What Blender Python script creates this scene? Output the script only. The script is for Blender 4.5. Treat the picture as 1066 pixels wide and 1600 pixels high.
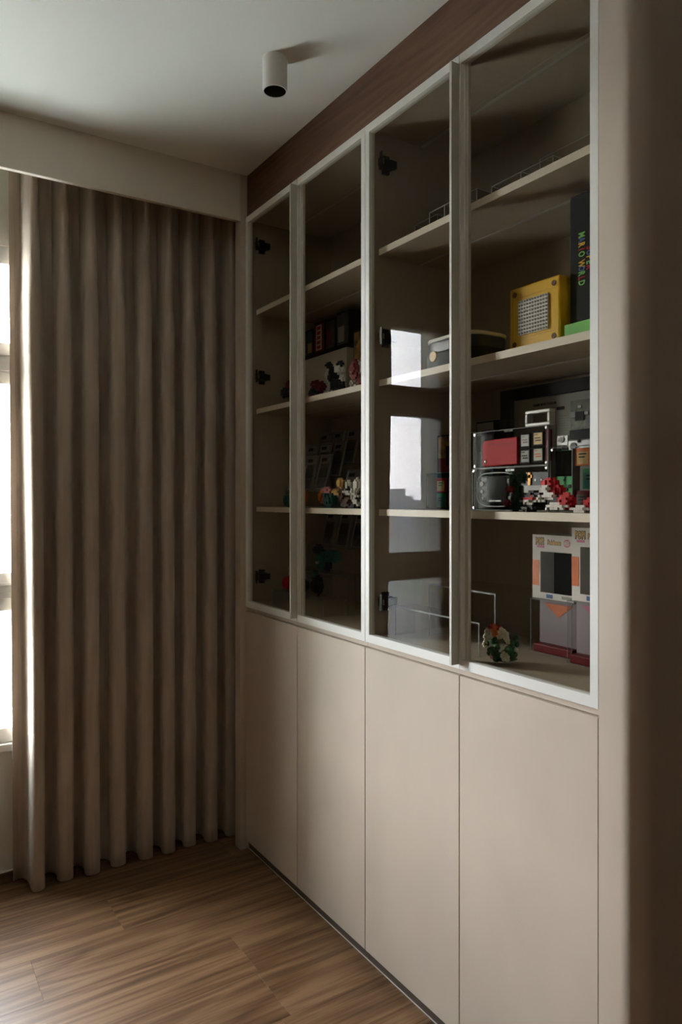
import bpy, bmesh, math, random
from mathutils import Vector, Matrix

for o in list(bpy.data.objects):
    bpy.data.objects.remove(o, do_unlink=True)
S = bpy.context.scene
COL = S.collection
R = math.radians

# ------------------------------------------------------------------ camera
cd = bpy.data.cameras.new('camera')
cd.sensor_fit = 'HORIZONTAL'
cd.sensor_width = 36.0
cd.lens = 1125.8 / 1066 * 36.0
cd.shift_x = 0.0
cd.shift_y = -20.0 / 1066
cd.clip_start = 0.05
cd.clip_end = 5000
cam = bpy.data.objects.new('camera', cd)
COL.objects.link(cam)
cam.location = (0, 0, 1.332)
cam.rotation_euler = (R(90), 0, R(-32.78))
S.camera = cam

# ------------------------------------------------------------------ world, daylight
SKY = 104.0
w = bpy.data.worlds.new('overcast_sky')
S.world = w
w.use_nodes = True
wn = w.node_tree
wn.nodes.clear()
wo = wn.nodes.new('ShaderNodeOutputWorld')
bg = wn.nodes.new('ShaderNodeBackground')
tc = wn.nodes.new('ShaderNodeTexCoord')
sx = wn.nodes.new('ShaderNodeSeparateXYZ')
cr = wn.nodes.new('ShaderNodeValToRGB')
wn.links.new(tc.outputs['Generated'], sx.inputs[0])
wn.links.new(sx.outputs['Z'], cr.inputs[0])
cr.color_ramp.elements[0].position = 0.0
cr.color_ramp.elements[0].color = (0.90, 0.88, 0.90, 1)
cr.color_ramp.elements[1].position = 0.95          # hazy sky: brightest near the horizon
cr.color_ramp.elements[1].color = (0.30, 0.345, 0.39, 1)
k = cr.color_ramp.elements.new(0.45)
k.color = (0.60, 0.65, 0.69, 1)
wn.links.new(cr.outputs[0], bg.inputs[0])
bg.inputs[1].default_value = SKY
wn.links.new(bg.outputs[0], wo.inputs[0])
# light portal in the window opening (guides the sampling of the sky, gives no light itself)
pl = bpy.data.lights.new('window_portal', 'AREA')
pl.shape = 'RECTANGLE'
pl.size = 0.58
pl.size_y = 1.70
pl.cycles.is_portal = True
po = bpy.data.objects.new('window_portal', pl)
COL.objects.link(po)
po.location = (0.243, 2.955, 1.35)
po.rotation_euler = (R(-90), 0, 0)

S.view_settings.view_transform = 'Standard'
S.view_settings.look = 'None'
S.view_settings.gamma = 1
S.view_settings.use_curve_mapping = False
S.view_settings.exposure = 0.12
S.cycles.use_denoising = True
S.cycles.max_bounces = 14
S.cycles.diffuse_bounces = 7
S.cycles.glossy_bounces = 6
S.cycles.transparent_max_bounces = 40
S.cycles.caustics_reflective = False
S.cycles.caustics_refractive = False
S.cycles.sample_clamp_indirect = 12

# ------------------------------------------------------------------ materials
def mat(name, col, rough=0.6, metal=0.0, spec=0.5, bump=None, noise=None, coat=0.0):
    """col linear rgb; noise=(scale xyz, amount) mixes tone; bump=(scale, strength)"""
    m = bpy.data.materials.new(name)
    m.use_nodes = True
    n = m.node_tree
    b = n.nodes['Principled BSDF']
    b.inputs['Base Color'].default_value = (*col, 1)
    b.inputs['Roughness'].default_value = rough
    b.inputs['Metallic'].default_value = metal
    b.inputs['Specular IOR Level'].default_value = spec
    b.inputs['Coat Weight'].default_value = coat
    if noise or bump:
        t = n.nodes.new('ShaderNodeTexCoord')
    if noise:
        sc, amt = noise
        mp = n.nodes.new('ShaderNodeMapping')
        mp.inputs['Scale'].default_value = sc
        nz = n.nodes.new('ShaderNodeTexNoise')
        nz.inputs['Scale'].default_value = 1
        nz.inputs['Detail'].default_value = 6
        r = n.nodes.new('ShaderNodeValToRGB')
        r.color_ramp.elements[0].position = 0.3
        r.color_ramp.elements[1].position = 0.7
        r.color_ramp.elements[0].color = (*[c * (1 - amt) for c in col], 1)
        r.color_ramp.elements[1].color = (*[min(1, c * (1 + amt)) for c in col], 1)
        n.links.new(t.outputs['Object'], mp.inputs[0])
        n.links.new(mp.outputs[0], nz.inputs[0])
        n.links.new(nz.outputs[0], r.inputs[0])
        n.links.new(r.outputs[0], b.inputs['Base Color'])
    if bump:
        nb = n.nodes.new('ShaderNodeTexNoise')
        nb.inputs['Scale'].default_value = bump[0]
        nb.inputs['Detail'].default_value = 4
        bp = n.nodes.new('ShaderNodeBump')
        bp.inputs['Strength'].default_value = bump[1]
        bp.inputs['Distance'].default_value = 0.002
        n.links.new(t.outputs['Object'], nb.inputs[0])
        n.links.new(nb.outputs[0], bp.inputs['Height'])
        n.links.new(bp.outputs[0], b.inputs['Normal'])
    return m

def pane_mat(name, tint, ior, rough=0.0):
    """thin clear sheet: lets light straight through, mirrors a little by Fresnel"""
    m = bpy.data.materials.new(name)
    m.use_nodes = True
    n = m.node_tree
    n.nodes.clear()
    out = n.nodes.new('ShaderNodeOutputMaterial')
    mx = n.nodes.new('ShaderNodeMixShader')
    tr = n.nodes.new('ShaderNodeBsdfTransparent')
    gl = n.nodes.new('ShaderNodeBsdfGlossy')
    fr = n.nodes.new('ShaderNodeFresnel')
    tr.inputs[0].default_value = (*tint, 1)
    gl.inputs['Roughness'].default_value = rough
    fr.inputs[0].default_value = ior
    ge = n.nodes.new('ShaderNodeNewGeometry')
    fa = n.nodes.new('ShaderNodeMath')
    fa.operation = 'SUBTRACT'
    fa.use_clamp = True
    n.links.new(fr.outputs[0], fa.inputs[0])
    n.links.new(ge.outputs['Backfacing'], fa.inputs[1])   # only the outer faces mirror, no trapped rays
    n.links.new(fa.outputs[0], mx.inputs[0])
    n.links.new(tr.outputs[0], mx.inputs[1])
    n.links.new(gl.outputs[0], mx.inputs[2])
    n.links.new(mx.outputs[0], out.inputs[0])
    return m

def wood_mat(name, dark, mid, light, axis='x', scale=1.0, rough=0.4, random_shift=True, bump=0.12):
    m = bpy.data.materials.new(name)
    m.use_nodes = True
    n = m.node_tree
    L = n.links.new
    b = n.nodes['Principled BSDF']
    t = n.nodes.new('ShaderNodeTexCoord')
    mp = n.nodes.new('ShaderNodeMapping')
    st = (0.55, 5.0, 5.0) if axis == 'x' else (5.0, 0.55, 5.0)
    mp.inputs['Scale'].default_value = [s * scale for s in st]
    add = n.nodes.new('ShaderNodeVectorMath')
    add.operation = 'ADD'
    L(t.outputs['Object'], add.inputs[0])
    oi = n.nodes.new('ShaderNodeObjectInfo')
    if random_shift:
        mu = n.nodes.new('ShaderNodeVectorMath')
        mu.operation = 'MULTIPLY'
        cx = n.nodes.new('ShaderNodeCombineXYZ')
        for i in range(3):
            L(oi.outputs['Random'], cx.inputs[i])
        L(cx.outputs[0], mu.inputs[0])
        mu.inputs[1].default_value = (37, 53, 11)
        L(mu.outputs[0], add.inputs[1])
    L(add.outputs[0], mp.inputs[0])
    # broad figure: contour lines of a stretched noise give cathedral grain
    n1 = n.nodes.new('ShaderNodeTexNoise')
    n1.inputs['Scale'].default_value = 1.0
    n1.inputs['Detail'].default_value = 2.5
    n1.inputs['Distortion'].default_value = 0.3
    L(mp.outputs[0], n1.inputs[0])
    ml = n.nodes.new('ShaderNodeMath')
    ml.operation = 'MULTIPLY'
    ml.inputs[1].default_value = 22
    L(n1.outputs[0], ml.inputs[0])
    pp = n.nodes.new('ShaderNodeMath')
    pp.operation = 'PINGPONG'
    pp.inputs[1].default_value = 1.0
    L(ml.outputs[0], pp.inputs[0])
    # fine fibre
    mp2 = n.nodes.new('ShaderNodeMapping')
    st2 = (3, 90, 90) if axis == 'x' else (90, 3, 90)
    mp2.inputs['Scale'].default_value = [s * scale for s in st2]
    L(add.outputs[0], mp2.inputs[0])
    n2 = n.nodes.new('ShaderNodeTexNoise')
    n2.inputs['Scale'].default_value = 1.0
    n2.inputs['Detail'].default_value = 8
    L(mp2.outputs[0], n2.inputs[0])
    mixv = n.nodes.new('ShaderNodeMix')
    mixv.inputs[0].default_value = 0.55
    L(pp.outputs[0], mixv.inputs[2])
    n2r = n.nodes.new('ShaderNodeMapRange')
    n2r.inputs['From Min'].default_value = 0.32
    n2r.inputs['From Max'].default_value = 0.68
    L(n2.outputs[0], n2r.inputs[0])
    L(n2r.outputs[0], mixv.inputs[3])
    # slow tone drift
    n3 = n.nodes.new('ShaderNodeTexNoise')
    n3.inputs['Scale'].default_value = 0.6
    n3.inputs['Detail'].default_value = 3
    L(mp.outputs[0], n3.inputs[0])
    mix2 = n.nodes.new('ShaderNodeMix')
    mix2.inputs[0].default_value = 0.45
    L(mixv.outputs[0], mix2.inputs[2])
    L(n3.outputs[0], mix2.inputs[3])
    ramp = n.nodes.new('ShaderNodeValToRGB')
    e = ramp.color_ramp.elements
    e[0].position, e[0].color = 0.25, (*dark, 1)
    e[1].position, e[1].color = 0.72, (*light, 1)
    k = e.new(0.48)
    k.color = (*mid, 1)
    L(mix2.outputs[0], ramp.inputs[0])
    hs = n.nodes.new('ShaderNodeHueSaturation')
    if random_shift:
        mr = n.nodes.new('ShaderNodeMapRange')
        mr.inputs['To Min'].default_value = 0.88
        mr.inputs['To Max'].default_value = 1.1
        L(oi.outputs['Random'], mr.inputs[0])
        L(mr.outputs[0], hs.inputs['Value'])
    L(ramp.outputs[0], hs.inputs['Color'])
    L(hs.outputs[0], b.inputs['Base Color'])
    b.inputs['Roughness'].default_value = rough
    b.inputs['Specular IOR Level'].default_value = 0.35
    bp = n.nodes.new('ShaderNodeBump')
    bp.inputs['Strength'].default_value = bump
    bp.inputs['Distance'].default_value = 0.001
    L(n2.outputs[0], bp.inputs['Height'])
    L(bp.outputs[0], b.inputs['Normal'])
    return m

def fabric_mat(name, col):
    m = mat(name, col, rough=0.95, spec=0.15, noise=((60, 60, 4), 0.10))
    n = m.node_tree
    b = n.nodes['Principled BSDF']
    b.inputs['Sheen Weight'].default_value = 0.25
    b.inputs['Sheen Roughness'].default_value = 0.5
    t = n.nodes.new('ShaderNodeTexCoord')
    wv = n.nodes.new('ShaderNodeTexNoise')
    wv.inputs['Scale'].default_value = 420
    bp = n.nodes.new('ShaderNodeBump')
    bp.inputs['Strength'].default_value = 0.25
    bp.inputs['Distance'].default_value = 0.001
    n.links.new(t.outputs['Object'], wv.inputs[0])
    n.links.new(wv.outputs[0], bp.inputs['Height'])
    n.links.new(bp.outputs[0], b.inputs['Normal'])
    return m

M = {}
M['ceiling'] = mat('ceiling_paint', (0.80, 0.80, 0.74), 0.9, spec=0.2, bump=(250, 0.05))
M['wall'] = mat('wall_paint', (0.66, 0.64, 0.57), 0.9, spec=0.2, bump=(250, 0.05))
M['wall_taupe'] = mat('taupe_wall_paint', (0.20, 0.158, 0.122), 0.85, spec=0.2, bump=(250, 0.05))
M['pelmet'] = mat('pelmet_paint', (0.66, 0.60, 0.50), 0.85, spec=0.2, bump=(250, 0.05))
M['laminate'] = mat('linen_laminate', (0.56, 0.475, 0.385), 0.55, spec=0.35, noise=((5, 5, 3), 0.05), bump=(500, 0.10))
M['carcass'] = mat('cabinet_interior_board', (0.42, 0.352, 0.275), 0.6, spec=0.3, noise=((60, 60, 2), 0.04))
M['shelf'] = mat('lit_shelf_edge', (0.84, 0.77, 0.66), 0.5, spec=0.35, noise=((60, 4, 60), 0.03))
M['frame'] = mat('white_powder_coat', (0.80, 0.79, 0.74), 0.45, spec=0.4)
M['handle'] = mat('satin_white_metal', (0.60, 0.58, 0.52), 0.4, spec=0.4)
M['glass'] = pane_mat('cabinet_glass', (0.88, 0.87, 0.84), 1.142)
M['winglass'] = pane_mat('window_glass', (0.97, 0.98, 0.98), 1.4)
M['acrylic'] = pane_mat('clear_acrylic', (0.965, 0.97, 0.975), 1.16, 0.02)
M['acrylic_edge'] = mat('acrylic_edge', (0.19, 0.20, 0.20), 0.35, spec=0.4)
M['tray_edge'] = mat('lit_acrylic_edge', (0.62, 0.62, 0.60), 0.3, spec=0.5)  # lighter copy of the acrylic edge, with light catching it put into the colour
M['hinge'] = mat('black_hinge_metal', (0.018, 0.017, 0.016), 0.35, metal=0.5)
M['steel'] = mat('bright_steel', (0.6, 0.6, 0.58), 0.25, metal=1.0)
M['winframe'] = mat('window_aluminium', (0.50, 0.50, 0.48), 0.45, metal=0.2)
M['curtain'] = fabric_mat('curtain_fabric', (0.41, 0.33, 0.258))
M['floor'] = wood_mat('floor_oak', (0.075, 0.034, 0.014), (0.165, 0.083, 0.037), (0.265, 0.150, 0.075), 'x', 1.0, 0.43)
M['fascia'] = wood_mat('fascia_walnut', (0.075, 0.032, 0.016), (0.105, 0.047, 0.024), (0.14, 0.066, 0.036), 'y', 1.0, 0.6, False)
M['skirting'] = wood_mat('skirting_walnut', (0.07, 0.038, 0.02), (0.10, 0.056, 0.032), (0.13, 0.075, 0.043), 'x', 1.0, 0.5, False)
M['kick'] = mat('kick_board_brown', (0.085, 0.058, 0.042), 0.5)
M['sealant'] = mat('white_sealant', (0.62, 0.60, 0.57), 0.5)
M['white'] = mat('white_plastic', (0.75, 0.74, 0.70), 0.45)
M['black'] = mat('black_plastic', (0.010, 0.010, 0.011), 0.5, spec=0.2)
M['blackgloss'] = mat('black_gloss', (0.006, 0.006, 0.007), 0.08, coat=0.6)
M['darkbox'] = mat('black_card', (0.012, 0.014, 0.014), 0.55, spec=0.2)
M['grey'] = mat('grey_plastic', (0.30, 0.30, 0.29), 0.45)
M['silver'] = mat('silver_grey', (0.55, 0.56, 0.56), 0.3, metal=0.3)
M['yellow'] = mat('yellow_toy_plastic', (0.72, 0.42, 0.012), 0.35)
M['brown'] = mat('brown_toy_plastic', (0.11, 0.04, 0.015), 0.4)
M['red'] = mat('red_plastic', (0.50, 0.008, 0.016), 0.5, spec=0.2)
M['darkred'] = mat('dark_red_plastic', (0.19, 0.010, 0.014), 0.45, spec=0.25)
M['green'] = mat('green_plastic', (0.03, 0.44, 0.10), 0.3)
M['lime'] = mat('lime_card', (0.16, 0.50, 0.10), 0.5)
M['dgreen'] = mat('dark_green_plastic', (0.010, 0.07, 0.032), 0.4)
M['cgreen'] = mat('cartridge_green', (0.02, 0.24, 0.09), 0.35)
M['teal'] = mat('teal_plastic', (0.02, 0.16, 0.15), 0.4)
M['navy'] = mat('navy_plastic', (0.012, 0.018, 0.045), 0.4)
M['slate'] = mat('slate_plastic', (0.035, 0.042, 0.06), 0.35)
M['orange'] = mat('orange_plastic', (0.68, 0.15, 0.02), 0.35)
M['gold'] = mat('gold_label', (0.62, 0.38, 0.10), 0.4)
M['cream'] = mat('cream_paper', (0.62, 0.57, 0.46), 0.6)
M['paper'] = mat('white_paper', (0.72, 0.70, 0.68), 0.55)
M['purple'] = mat('purple_card', (0.10, 0.06, 0.16), 0.5)
M['pink'] = mat('pink_plastic', (0.58, 0.22, 0.28), 0.4)
M['pinktext'] = mat('pink_print', (0.62, 0.20, 0.28), 0.5)
M['blue'] = mat('blue_print', (0.05, 0.12, 0.35), 0.5)
M['mat_board'] = mat('mount_board', (0.42, 0.41, 0.36), 0.8)
M['pcb'] = mat('circuit_board', (0.10, 0.11, 0.06), 0.45, noise=((120, 120, 120), 0.6))
M['copper'] = mat('flex_copper', (0.60, 0.29, 0.07), 0.35, metal=0.4)
M['led'] = mat('led_channel_diffuser', (0.45, 0.43, 0.39), 0.4)
M['cardart'] = mat('card_art', (0.12, 0.13, 0.15), 0.4, noise=((45, 45, 45), 0.8))
M['art_dark'] = mat('dark_print_art', (0.045, 0.035, 0.04), 0.4, noise=((40, 40, 40), 0.9))
M['art_warm'] = mat('warm_print_art', (0.30, 0.16, 0.04), 0.4, noise=((35, 35, 35), 0.8))
M['art_blue'] = mat('blue_print_art', (0.03, 0.06, 0.10), 0.4, noise=((35, 35, 35), 0.8))
M['terrarium'] = pane_mat('clear_globe', (0.94, 0.97, 0.95), 1.25, 0.01)
M['leaf'] = mat('moulded_leaf', (0.035, 0.13, 0.05), 0.4, noise=((90, 90, 90), 0.5))
M['petal'] = mat('moulded_petal', (0.66, 0.63, 0.50), 0.5)
M['brickred'] = mat('facade_red', (0.52, 0.30, 0.24), 0.9)
M['facade'] = mat('facade_white', (0.82, 0.80, 0.78), 0.9)
M['facade2'] = mat('facade_grey', (0.56, 0.55, 0.57), 0.9)
M['facade3'] = mat('facade_slate', (0.10, 0.11, 0.125), 0.8)
M['facade4'] = mat('facade_haze', (0.68, 0.66, 0.69), 0.95)  # paler tone, the haze of distance is put into the colour
M['facade5'] = mat('facade_pale_green', (0.48, 0.56, 0.53), 0.9)
M['facade_glass'] = mat('facade_window', (0.20, 0.21, 0.22), 0.4)
M['ground'] = mat('city_ground', (0.60, 0.60, 0.56), 0.95, noise=((0.03, 0.03, 0.03), 0.35))
M['treetop'] = mat('tree_leaves', (0.16, 0.24, 0.15), 0.9, noise=((1.2, 1.2, 1.2), 0.5))

# ------------------------------------------------------------------ mesh helpers
class MB:
    def __init__(s):
        s.bm = bmesh.new()
    def box(s, a, b):
        x0, y0, z0 = a
        x1, y1, z1 = b
        v = [s.bm.verts.new(p) for p in ((x0, y0, z0), (x1, y0, z0), (x1, y1, z0), (x0, y1, z0),
                                         (x0, y0, z1), (x1, y0, z1), (x1, y1, z1), (x0, y1, z1))]
        for f in ((3, 2, 1, 0), (4, 5, 6, 7), (0, 1, 5, 4), (1, 2, 6, 5), (2, 3, 7, 6), (3, 0, 4, 7)):
            s.bm.faces.new([v[i] for i in f])
        return s
    def obox(s, c, size, mtx):
        """box of given size centred on c turned by 3x3 mtx"""
        vs = []
        for dz in (-.5, .5):
            for dx, dy in ((-.5, -.5), (.5, -.5), (.5, .5), (-.5, .5)):
                p = mtx @ Vector((dx * size[0], dy * size[1], dz * size[2])) + Vector(c)
                vs.append(s.bm.verts.new(p))
        for f in ((3, 2, 1, 0), (4, 5, 6, 7), (0, 1, 5, 4), (1, 2, 6, 5), (2, 3, 7, 6), (3, 0, 4, 7)):
            s.bm.faces.new([vs[i] for i in f])
        return s
    def prism(s, pts, d, axis='x', n0=0.0):
        """polygon pts (2-D) pulled along an axis from n0 to n0+d. x: pts=(y,z), y: pts=(x,z), z: pts=(x,y)"""
        def P(p, n):
            return {'x': (n, p[0], p[1]), 'y': (p[0], n, p[1]), 'z': (p[0], p[1], n)}[axis]
        a = [s.bm.verts.new(P(p, n0)) for p in pts]
        b = [s.bm.verts.new(P(p, n0 + d)) for p in pts]
        k = len(pts)
        s.bm.faces.new(a)
        s.bm.faces.new(b[::-1])
        for i in range(k):
            s.bm.faces.new((a[i], b[i], b[(i + 1) % k], a[(i + 1) % k]))
        return s
    def lathe(s, prof, c, axis='z', n=24):
        """prof list of (r, h)"""
        rings = []
        for r, h in prof:
            ring = []
            for i in range(n):
                t = 2 * math.pi * i / n
                u, v = r * math.cos(t), r * math.sin(t)
                p = {'z': (u, v, h), 'x': (h, u, v), 'y': (u, h, v)}[axis]
                ring.append(s.bm.verts.new((c[0] + p[0], c[1] + p[1], c[2] + p[2])))
            rings.append(ring)
        for a, b in zip(rings, rings[1:]):
            for i in range(n):
                s.bm.faces.new((a[i], a[(i + 1) % n], b[(i + 1) % n], b[i]))
        for ring, pr in ((rings[0], prof[0]), (rings[-1], prof[-1])):
            if pr[0] > 1e-6:
                s.bm.faces.new(ring)
        return s
    def ball(s, c, r, squash=(1, 1, 1), seg=14, rings=9):
        m = Matrix.Translation(c) @ Matrix.Diagonal((*[r * q for q in squash], 1))
        bmesh.ops.create_uvsphere(s.bm, u_segments=seg, v_segments=rings, radius=1, matrix=m)
        return s
    def build(s, name, m, parent=None, bevel=0.0, seg=2, smooth=False, kind=None, label=None):
        bm = s.bm
        bmesh.ops.recalc_face_normals(bm, faces=bm.faces)
        if bevel:
            ed = [e for e in bm.edges if len(e.link_faces) == 2 and e.calc_face_angle(0) > 0.6]
            bmesh.ops.bevel(bm, geom=ed, offset=bevel, segments=seg, profile=0.5, affect='EDGES', clamp_overlap=True)
        if parent is not None:
            off = root_loc(parent)
            bmesh.ops.translate(bm, verts=bm.verts, vec=-off)
        me = bpy.data.meshes.new(name)
        bm.to_mesh(me)
        bm.free()
        if m is not None:
            me.materials.append(M[m] if isinstance(m, str) else m)
        if smooth:
            for p in me.polygons:
                p.use_smooth = True
            if smooth != 'all':
                try:
                    me.set_sharp_from_angle(angle=R(40))
                except Exception:
                    pass
        o = bpy.data.objects.new(name, me)
        COL.objects.link(o)
        if parent is not None:
            o.parent = parent
        if kind:
            o['kind'] = kind
        if label:
            o['label'] = label
        return o

def root_loc(o):
    v = Vector((0, 0, 0))
    while o is not None:
        v += o.location
        o = o.parent
    return v

def thing(name, label, cat, loc=(0, 0, 0), group=None):
    o = bpy.data.objects.new(name, None)
    o.empty_display_size = 0.05
    COL.objects.link(o)
    o.location = loc
    o['label'] = label
    o['category'] = cat
    if group:
        o['group'] = group
    return o

def tag(o, label, cat, group=None):
    o['label'] = label
    o['category'] = cat
    if group:
        o['group'] = group
    return o

def struct(o):
    o['kind'] = 'structure'
    return o

def text(name, s, size, m, parent, at, dirx=(0, -1, 0), diry=(0, 0, 1), depth=0.0006, align='LEFT', sx=1.0, bold=0.0):
    """flat print: lettering pulled slightly proud of the face it is printed on"""
    c = bpy.data.curves.new(name, 'FONT')
    c.body = s
    c.size = size
    c.extrude = depth / 2
    c.offset = bold
    c.align_x = align
    c.align_y = 'CENTER'
    c.resolution_u = 2
    t = bpy.data.objects.new(name, c)
    COL.objects.link(t)
    me = bpy.data.meshes.new_from_object(t.evaluated_get(bpy.context.evaluated_depsgraph_get()))
    bpy.data.objects.remove(t, do_unlink=True)
    X = Vector(dirx)
    Y = Vector(diry)
    Z = X.cross(Y)
    A = Vector(at) - root_loc(parent)
    mx = Matrix(((X.x * sx, Y.x, Z.x, A.x), (X.y * sx, Y.y, Z.y, A.y), (X.z * sx, Y.z, Z.z, A.z), (0, 0, 0, 1)))
    me.transform(mx)
    me.materials.clear()
    me.materials.append(M[m])
    o = bpy.data.objects.new(name, me)
    COL.objects.link(o)
    o.parent = parent
    return o

# ------------------------------------------------------------------ constants of the room
H = 2.564            # ceiling
XF = 1.18            # cabinet front plane
SEAM = [2.5026, 2.1037, 1.7048, 1.3059, 0.9070]
YW = 2.74            # inner face of the window wall
PEL = 2.386          # pelmet underside

# ------------------------------------------------------------------ structure
fl = struct(MB().box((-1.95, -1.65, -0.06), (2.25, 2.98, -0.004)).build('floor', 'skirting'))
# oak planks laid along x
plank_mesh = None
random.seed(4)
PW, PL = 0.20, 1.28
rows = []
y = 2.034
while y > -1.6:
    y -= PW
while y < 2.74:
    rows.append(y)
    y += PW
for i, y0 in enumerate(rows):
    xs = -1.9 - random.uniform(0.05, PL)
    if 2.2 < y0 < 2.26:
        xs = 0.643 - 2 * PL
    while xs < 1.62:
        a, b = max(xs, -1.9), min(xs + PL, 1.62 if y0 > 0.79 else 2.2)
        if b - a > 0.02:
            q = MB().box((a + .0001, max(y0, -1.6) + .0001, -0.004), (b - .0001, min(y0 + PW, 2.74) - .0001, 0.0))
            q.build('plank', 'floor', fl, bevel=0.0003, seg=1)
        xs += PL
struct(MB().box((-1.95, -1.65, H), (2.25, 2.98, H + 0.06)).build('ceiling', 'ceiling'))
# window wall with its opening
WX0, WX1, WZ0, WZ1 = -0.045, 0.53, 0.483, 2.214
wf = MB()
wf.box((-1.95, YW, 0), (WX0, YW + .24, H)).box((WX1, YW, 0), (1.62, YW + .24, H))
wf.box((WX0, YW, 0), (WX1, YW + .24, WZ0)).box((WX0, YW, WZ1), (WX1, YW + .24, H))
struct(wf.build('wall_front', 'wall'))
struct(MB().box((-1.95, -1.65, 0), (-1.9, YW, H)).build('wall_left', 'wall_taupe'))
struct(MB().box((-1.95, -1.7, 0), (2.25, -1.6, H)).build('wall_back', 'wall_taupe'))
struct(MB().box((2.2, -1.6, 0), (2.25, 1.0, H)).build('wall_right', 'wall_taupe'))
struct(MB().box((1.575, 0.95, 0), (1.62, YW, H)).build('wall_behind', 'wall'))
# skirting under the window with its bead of white sealant
sk = struct(MB().box((-1.9, YW - .012, 0), (1.15, YW, 0.036)).build('baseboard_front', 'skirting', bevel=.002))
MB().box((-1.9, YW - .006, 0.036), (1.15, YW, 0.040)).build('sealant_bead', 'sealant', sk)
# curtain pelmet
struct(MB().box((-1.9, 2.5026, PEL), (1.158, 2.522, H)).build('trim_1', 'pelmet', bevel=.0015))

# ------------------------------------------------------------------ window
wd = thing('window_1', 'tall aluminium window with two transom bars beside the curtain', 'window', (0.25, YW + .03, WZ0))
wd['kind'] = 'structure'
f = MB()
y0, y1 = YW + .01, YW + .06
f.box((WX0, y0, WZ0), (WX0 + .057, y1, WZ1)).box((WX1 - .05, y0, WZ0), (WX1, y1, WZ1))
f.box((WX0 + .057, y0, WZ1 - .062), (WX1 - .05, y1, WZ1)).box((WX0 + .057, y0, WZ0), (WX1 - .05, y1, WZ0 + .05))
f.build('window_frame', 'winframe', wd, bevel=.003)
for za, zb in ((1.734, 1.879), (0.941, 1.075)):
    t = MB().box((WX0 + .057, y0 + .004, za), (WX1 - .05, y1, zb)).build('transom', 'winframe', wd, bevel=.003)
    MB().box((WX0 + .057, y0 - .008, za + .045), (WX1 - .05, y0 + .003, za + .068)).box((WX0 + .057, y0 - .004, zb - .045), (WX1 - .05, y0 + .003, zb - .034)).build('sash_rail', 'winframe', t, bevel=.002)
for za, zb in ((WZ0 + .05, .941), (1.075, 1.734), (1.879, WZ1 - .062)):
    MB().box((WX0 + .057, y0 + .028, za), (WX1 - .05, y0 + .032, zb)).build('pane', 'winglass', wd)
    MB().box((.037, y0 + .022, za), (.041, y0 + .038, zb)).build('sash_stile', 'winframe', wd)
MB().box((WX0 - .02, YW - .012, WZ0 - .028), (WX1 + .02, YW + .012, WZ0)).build('window_sill', 'wall', wd, bevel=.004)

# ------------------------------------------------------------------ curtain
def curtain():
    hem = [0.400, 0.457, 0.554, 0.643, 0.737, 0.838, 0.923, 1.008, 1.094, 1.180, 1.235]
    ph = [-3.5] + [2 * math.pi * k for k in range(9)] + [2 * math.pi * 8 + 2.9]
    rng = random.Random(7)
    n, nz = 420, 46
    jit = [rng.uniform(-1, 1) for _ in range(20)]
    bm = bmesh.new()
    rowsv = []
    for j in range(nz + 1):
        v = j / nz                       # 0 hem, 1 top
        z = 0.006 + v * (H - 0.010)
        row = []
        for i in range(n + 1):
            u = i / n
            s = u * (len(hem) - 1)
            k = min(int(s), len(hem) - 2)
            t = s - k
            p = ph[k] + (ph[k + 1] - ph[k]) * t
            if k == 0:      # flat leading hem lying back, then a steep face towards the window
                p = -3.5 + .5 * t / .42 if t < .42 else -3.0 + 3.0 * (t - .42) / .58
            # smooth x through the crests
            x = hem[k] + (hem[k + 1] - hem[k]) * t
            near = round(p / (2 * math.pi))
            jt = jit[near % 20]
            # the pleats lean and drift a little over the height
            drift = jt * 0.012 * math.sin(v * 3.1) + 0.006 * math.sin(v * 5 + near)
            x += drift * math.sin(math.pi * min(1, u * 8)) * (1 if u < .97 else (1 - u) / .03)
            x += -0.016 * v * (1 - u) ** 3
            top = max(0, (v - 0.78) / 0.22)
            c = math.cos(p)
            # crest flattened at the hem, pinched to a narrow pleat at the top
            sharp = 0.5 * (1 + c)
            prof = (sharp ** (0.8 + 3.0 * top ** .7)) * 2 - 1
            sec = top * 0.10 * math.cos(2 * p + 0.5)
            amp = 0.043 * (1 - 0.10 * top) * (1 + 0.10 * jt) * (1.4 if p < 1.6 else 1)
            y = 2.659 - amp * (prof + sec)
            y += 0.004 * math.sin(p * 0.37 + v * 6)
            x += 0.011 * math.sin(2 * p) * (1 - .6 * top) if p > 0 else 0.006 * math.sin(2 * p)
            zz = z + (0.006 * (1 - c) / 2 * (1 - v) ** 6 if j == 0 else 0)
            row.append(bm.verts.new((x, y, zz)))
        rowsv.append(row)
    for a, b in zip(rowsv, rowsv[1:]):
        for i in range(n):
            bm.faces.new((a[i], a[i + 1], b[i + 1], b[i]))
    me = bpy.data.meshes.new('curtain')
    bm.to_mesh(me)
    bm.free()
    for p in me.polygons:
        p.use_smooth = True
    me.materials.append(M['curtain'])
    o = bpy.data.objects.new('curtain', me)
    COL.objects.link(o)
    so = o.modifiers.new('thickness', 'SOLIDIFY')
    so.thickness = 0.0022
    so.offset = 0
    tag(o, 'floor-length taupe curtain hanging in soft pleats over the window', 'curtain')
curtain()

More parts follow.
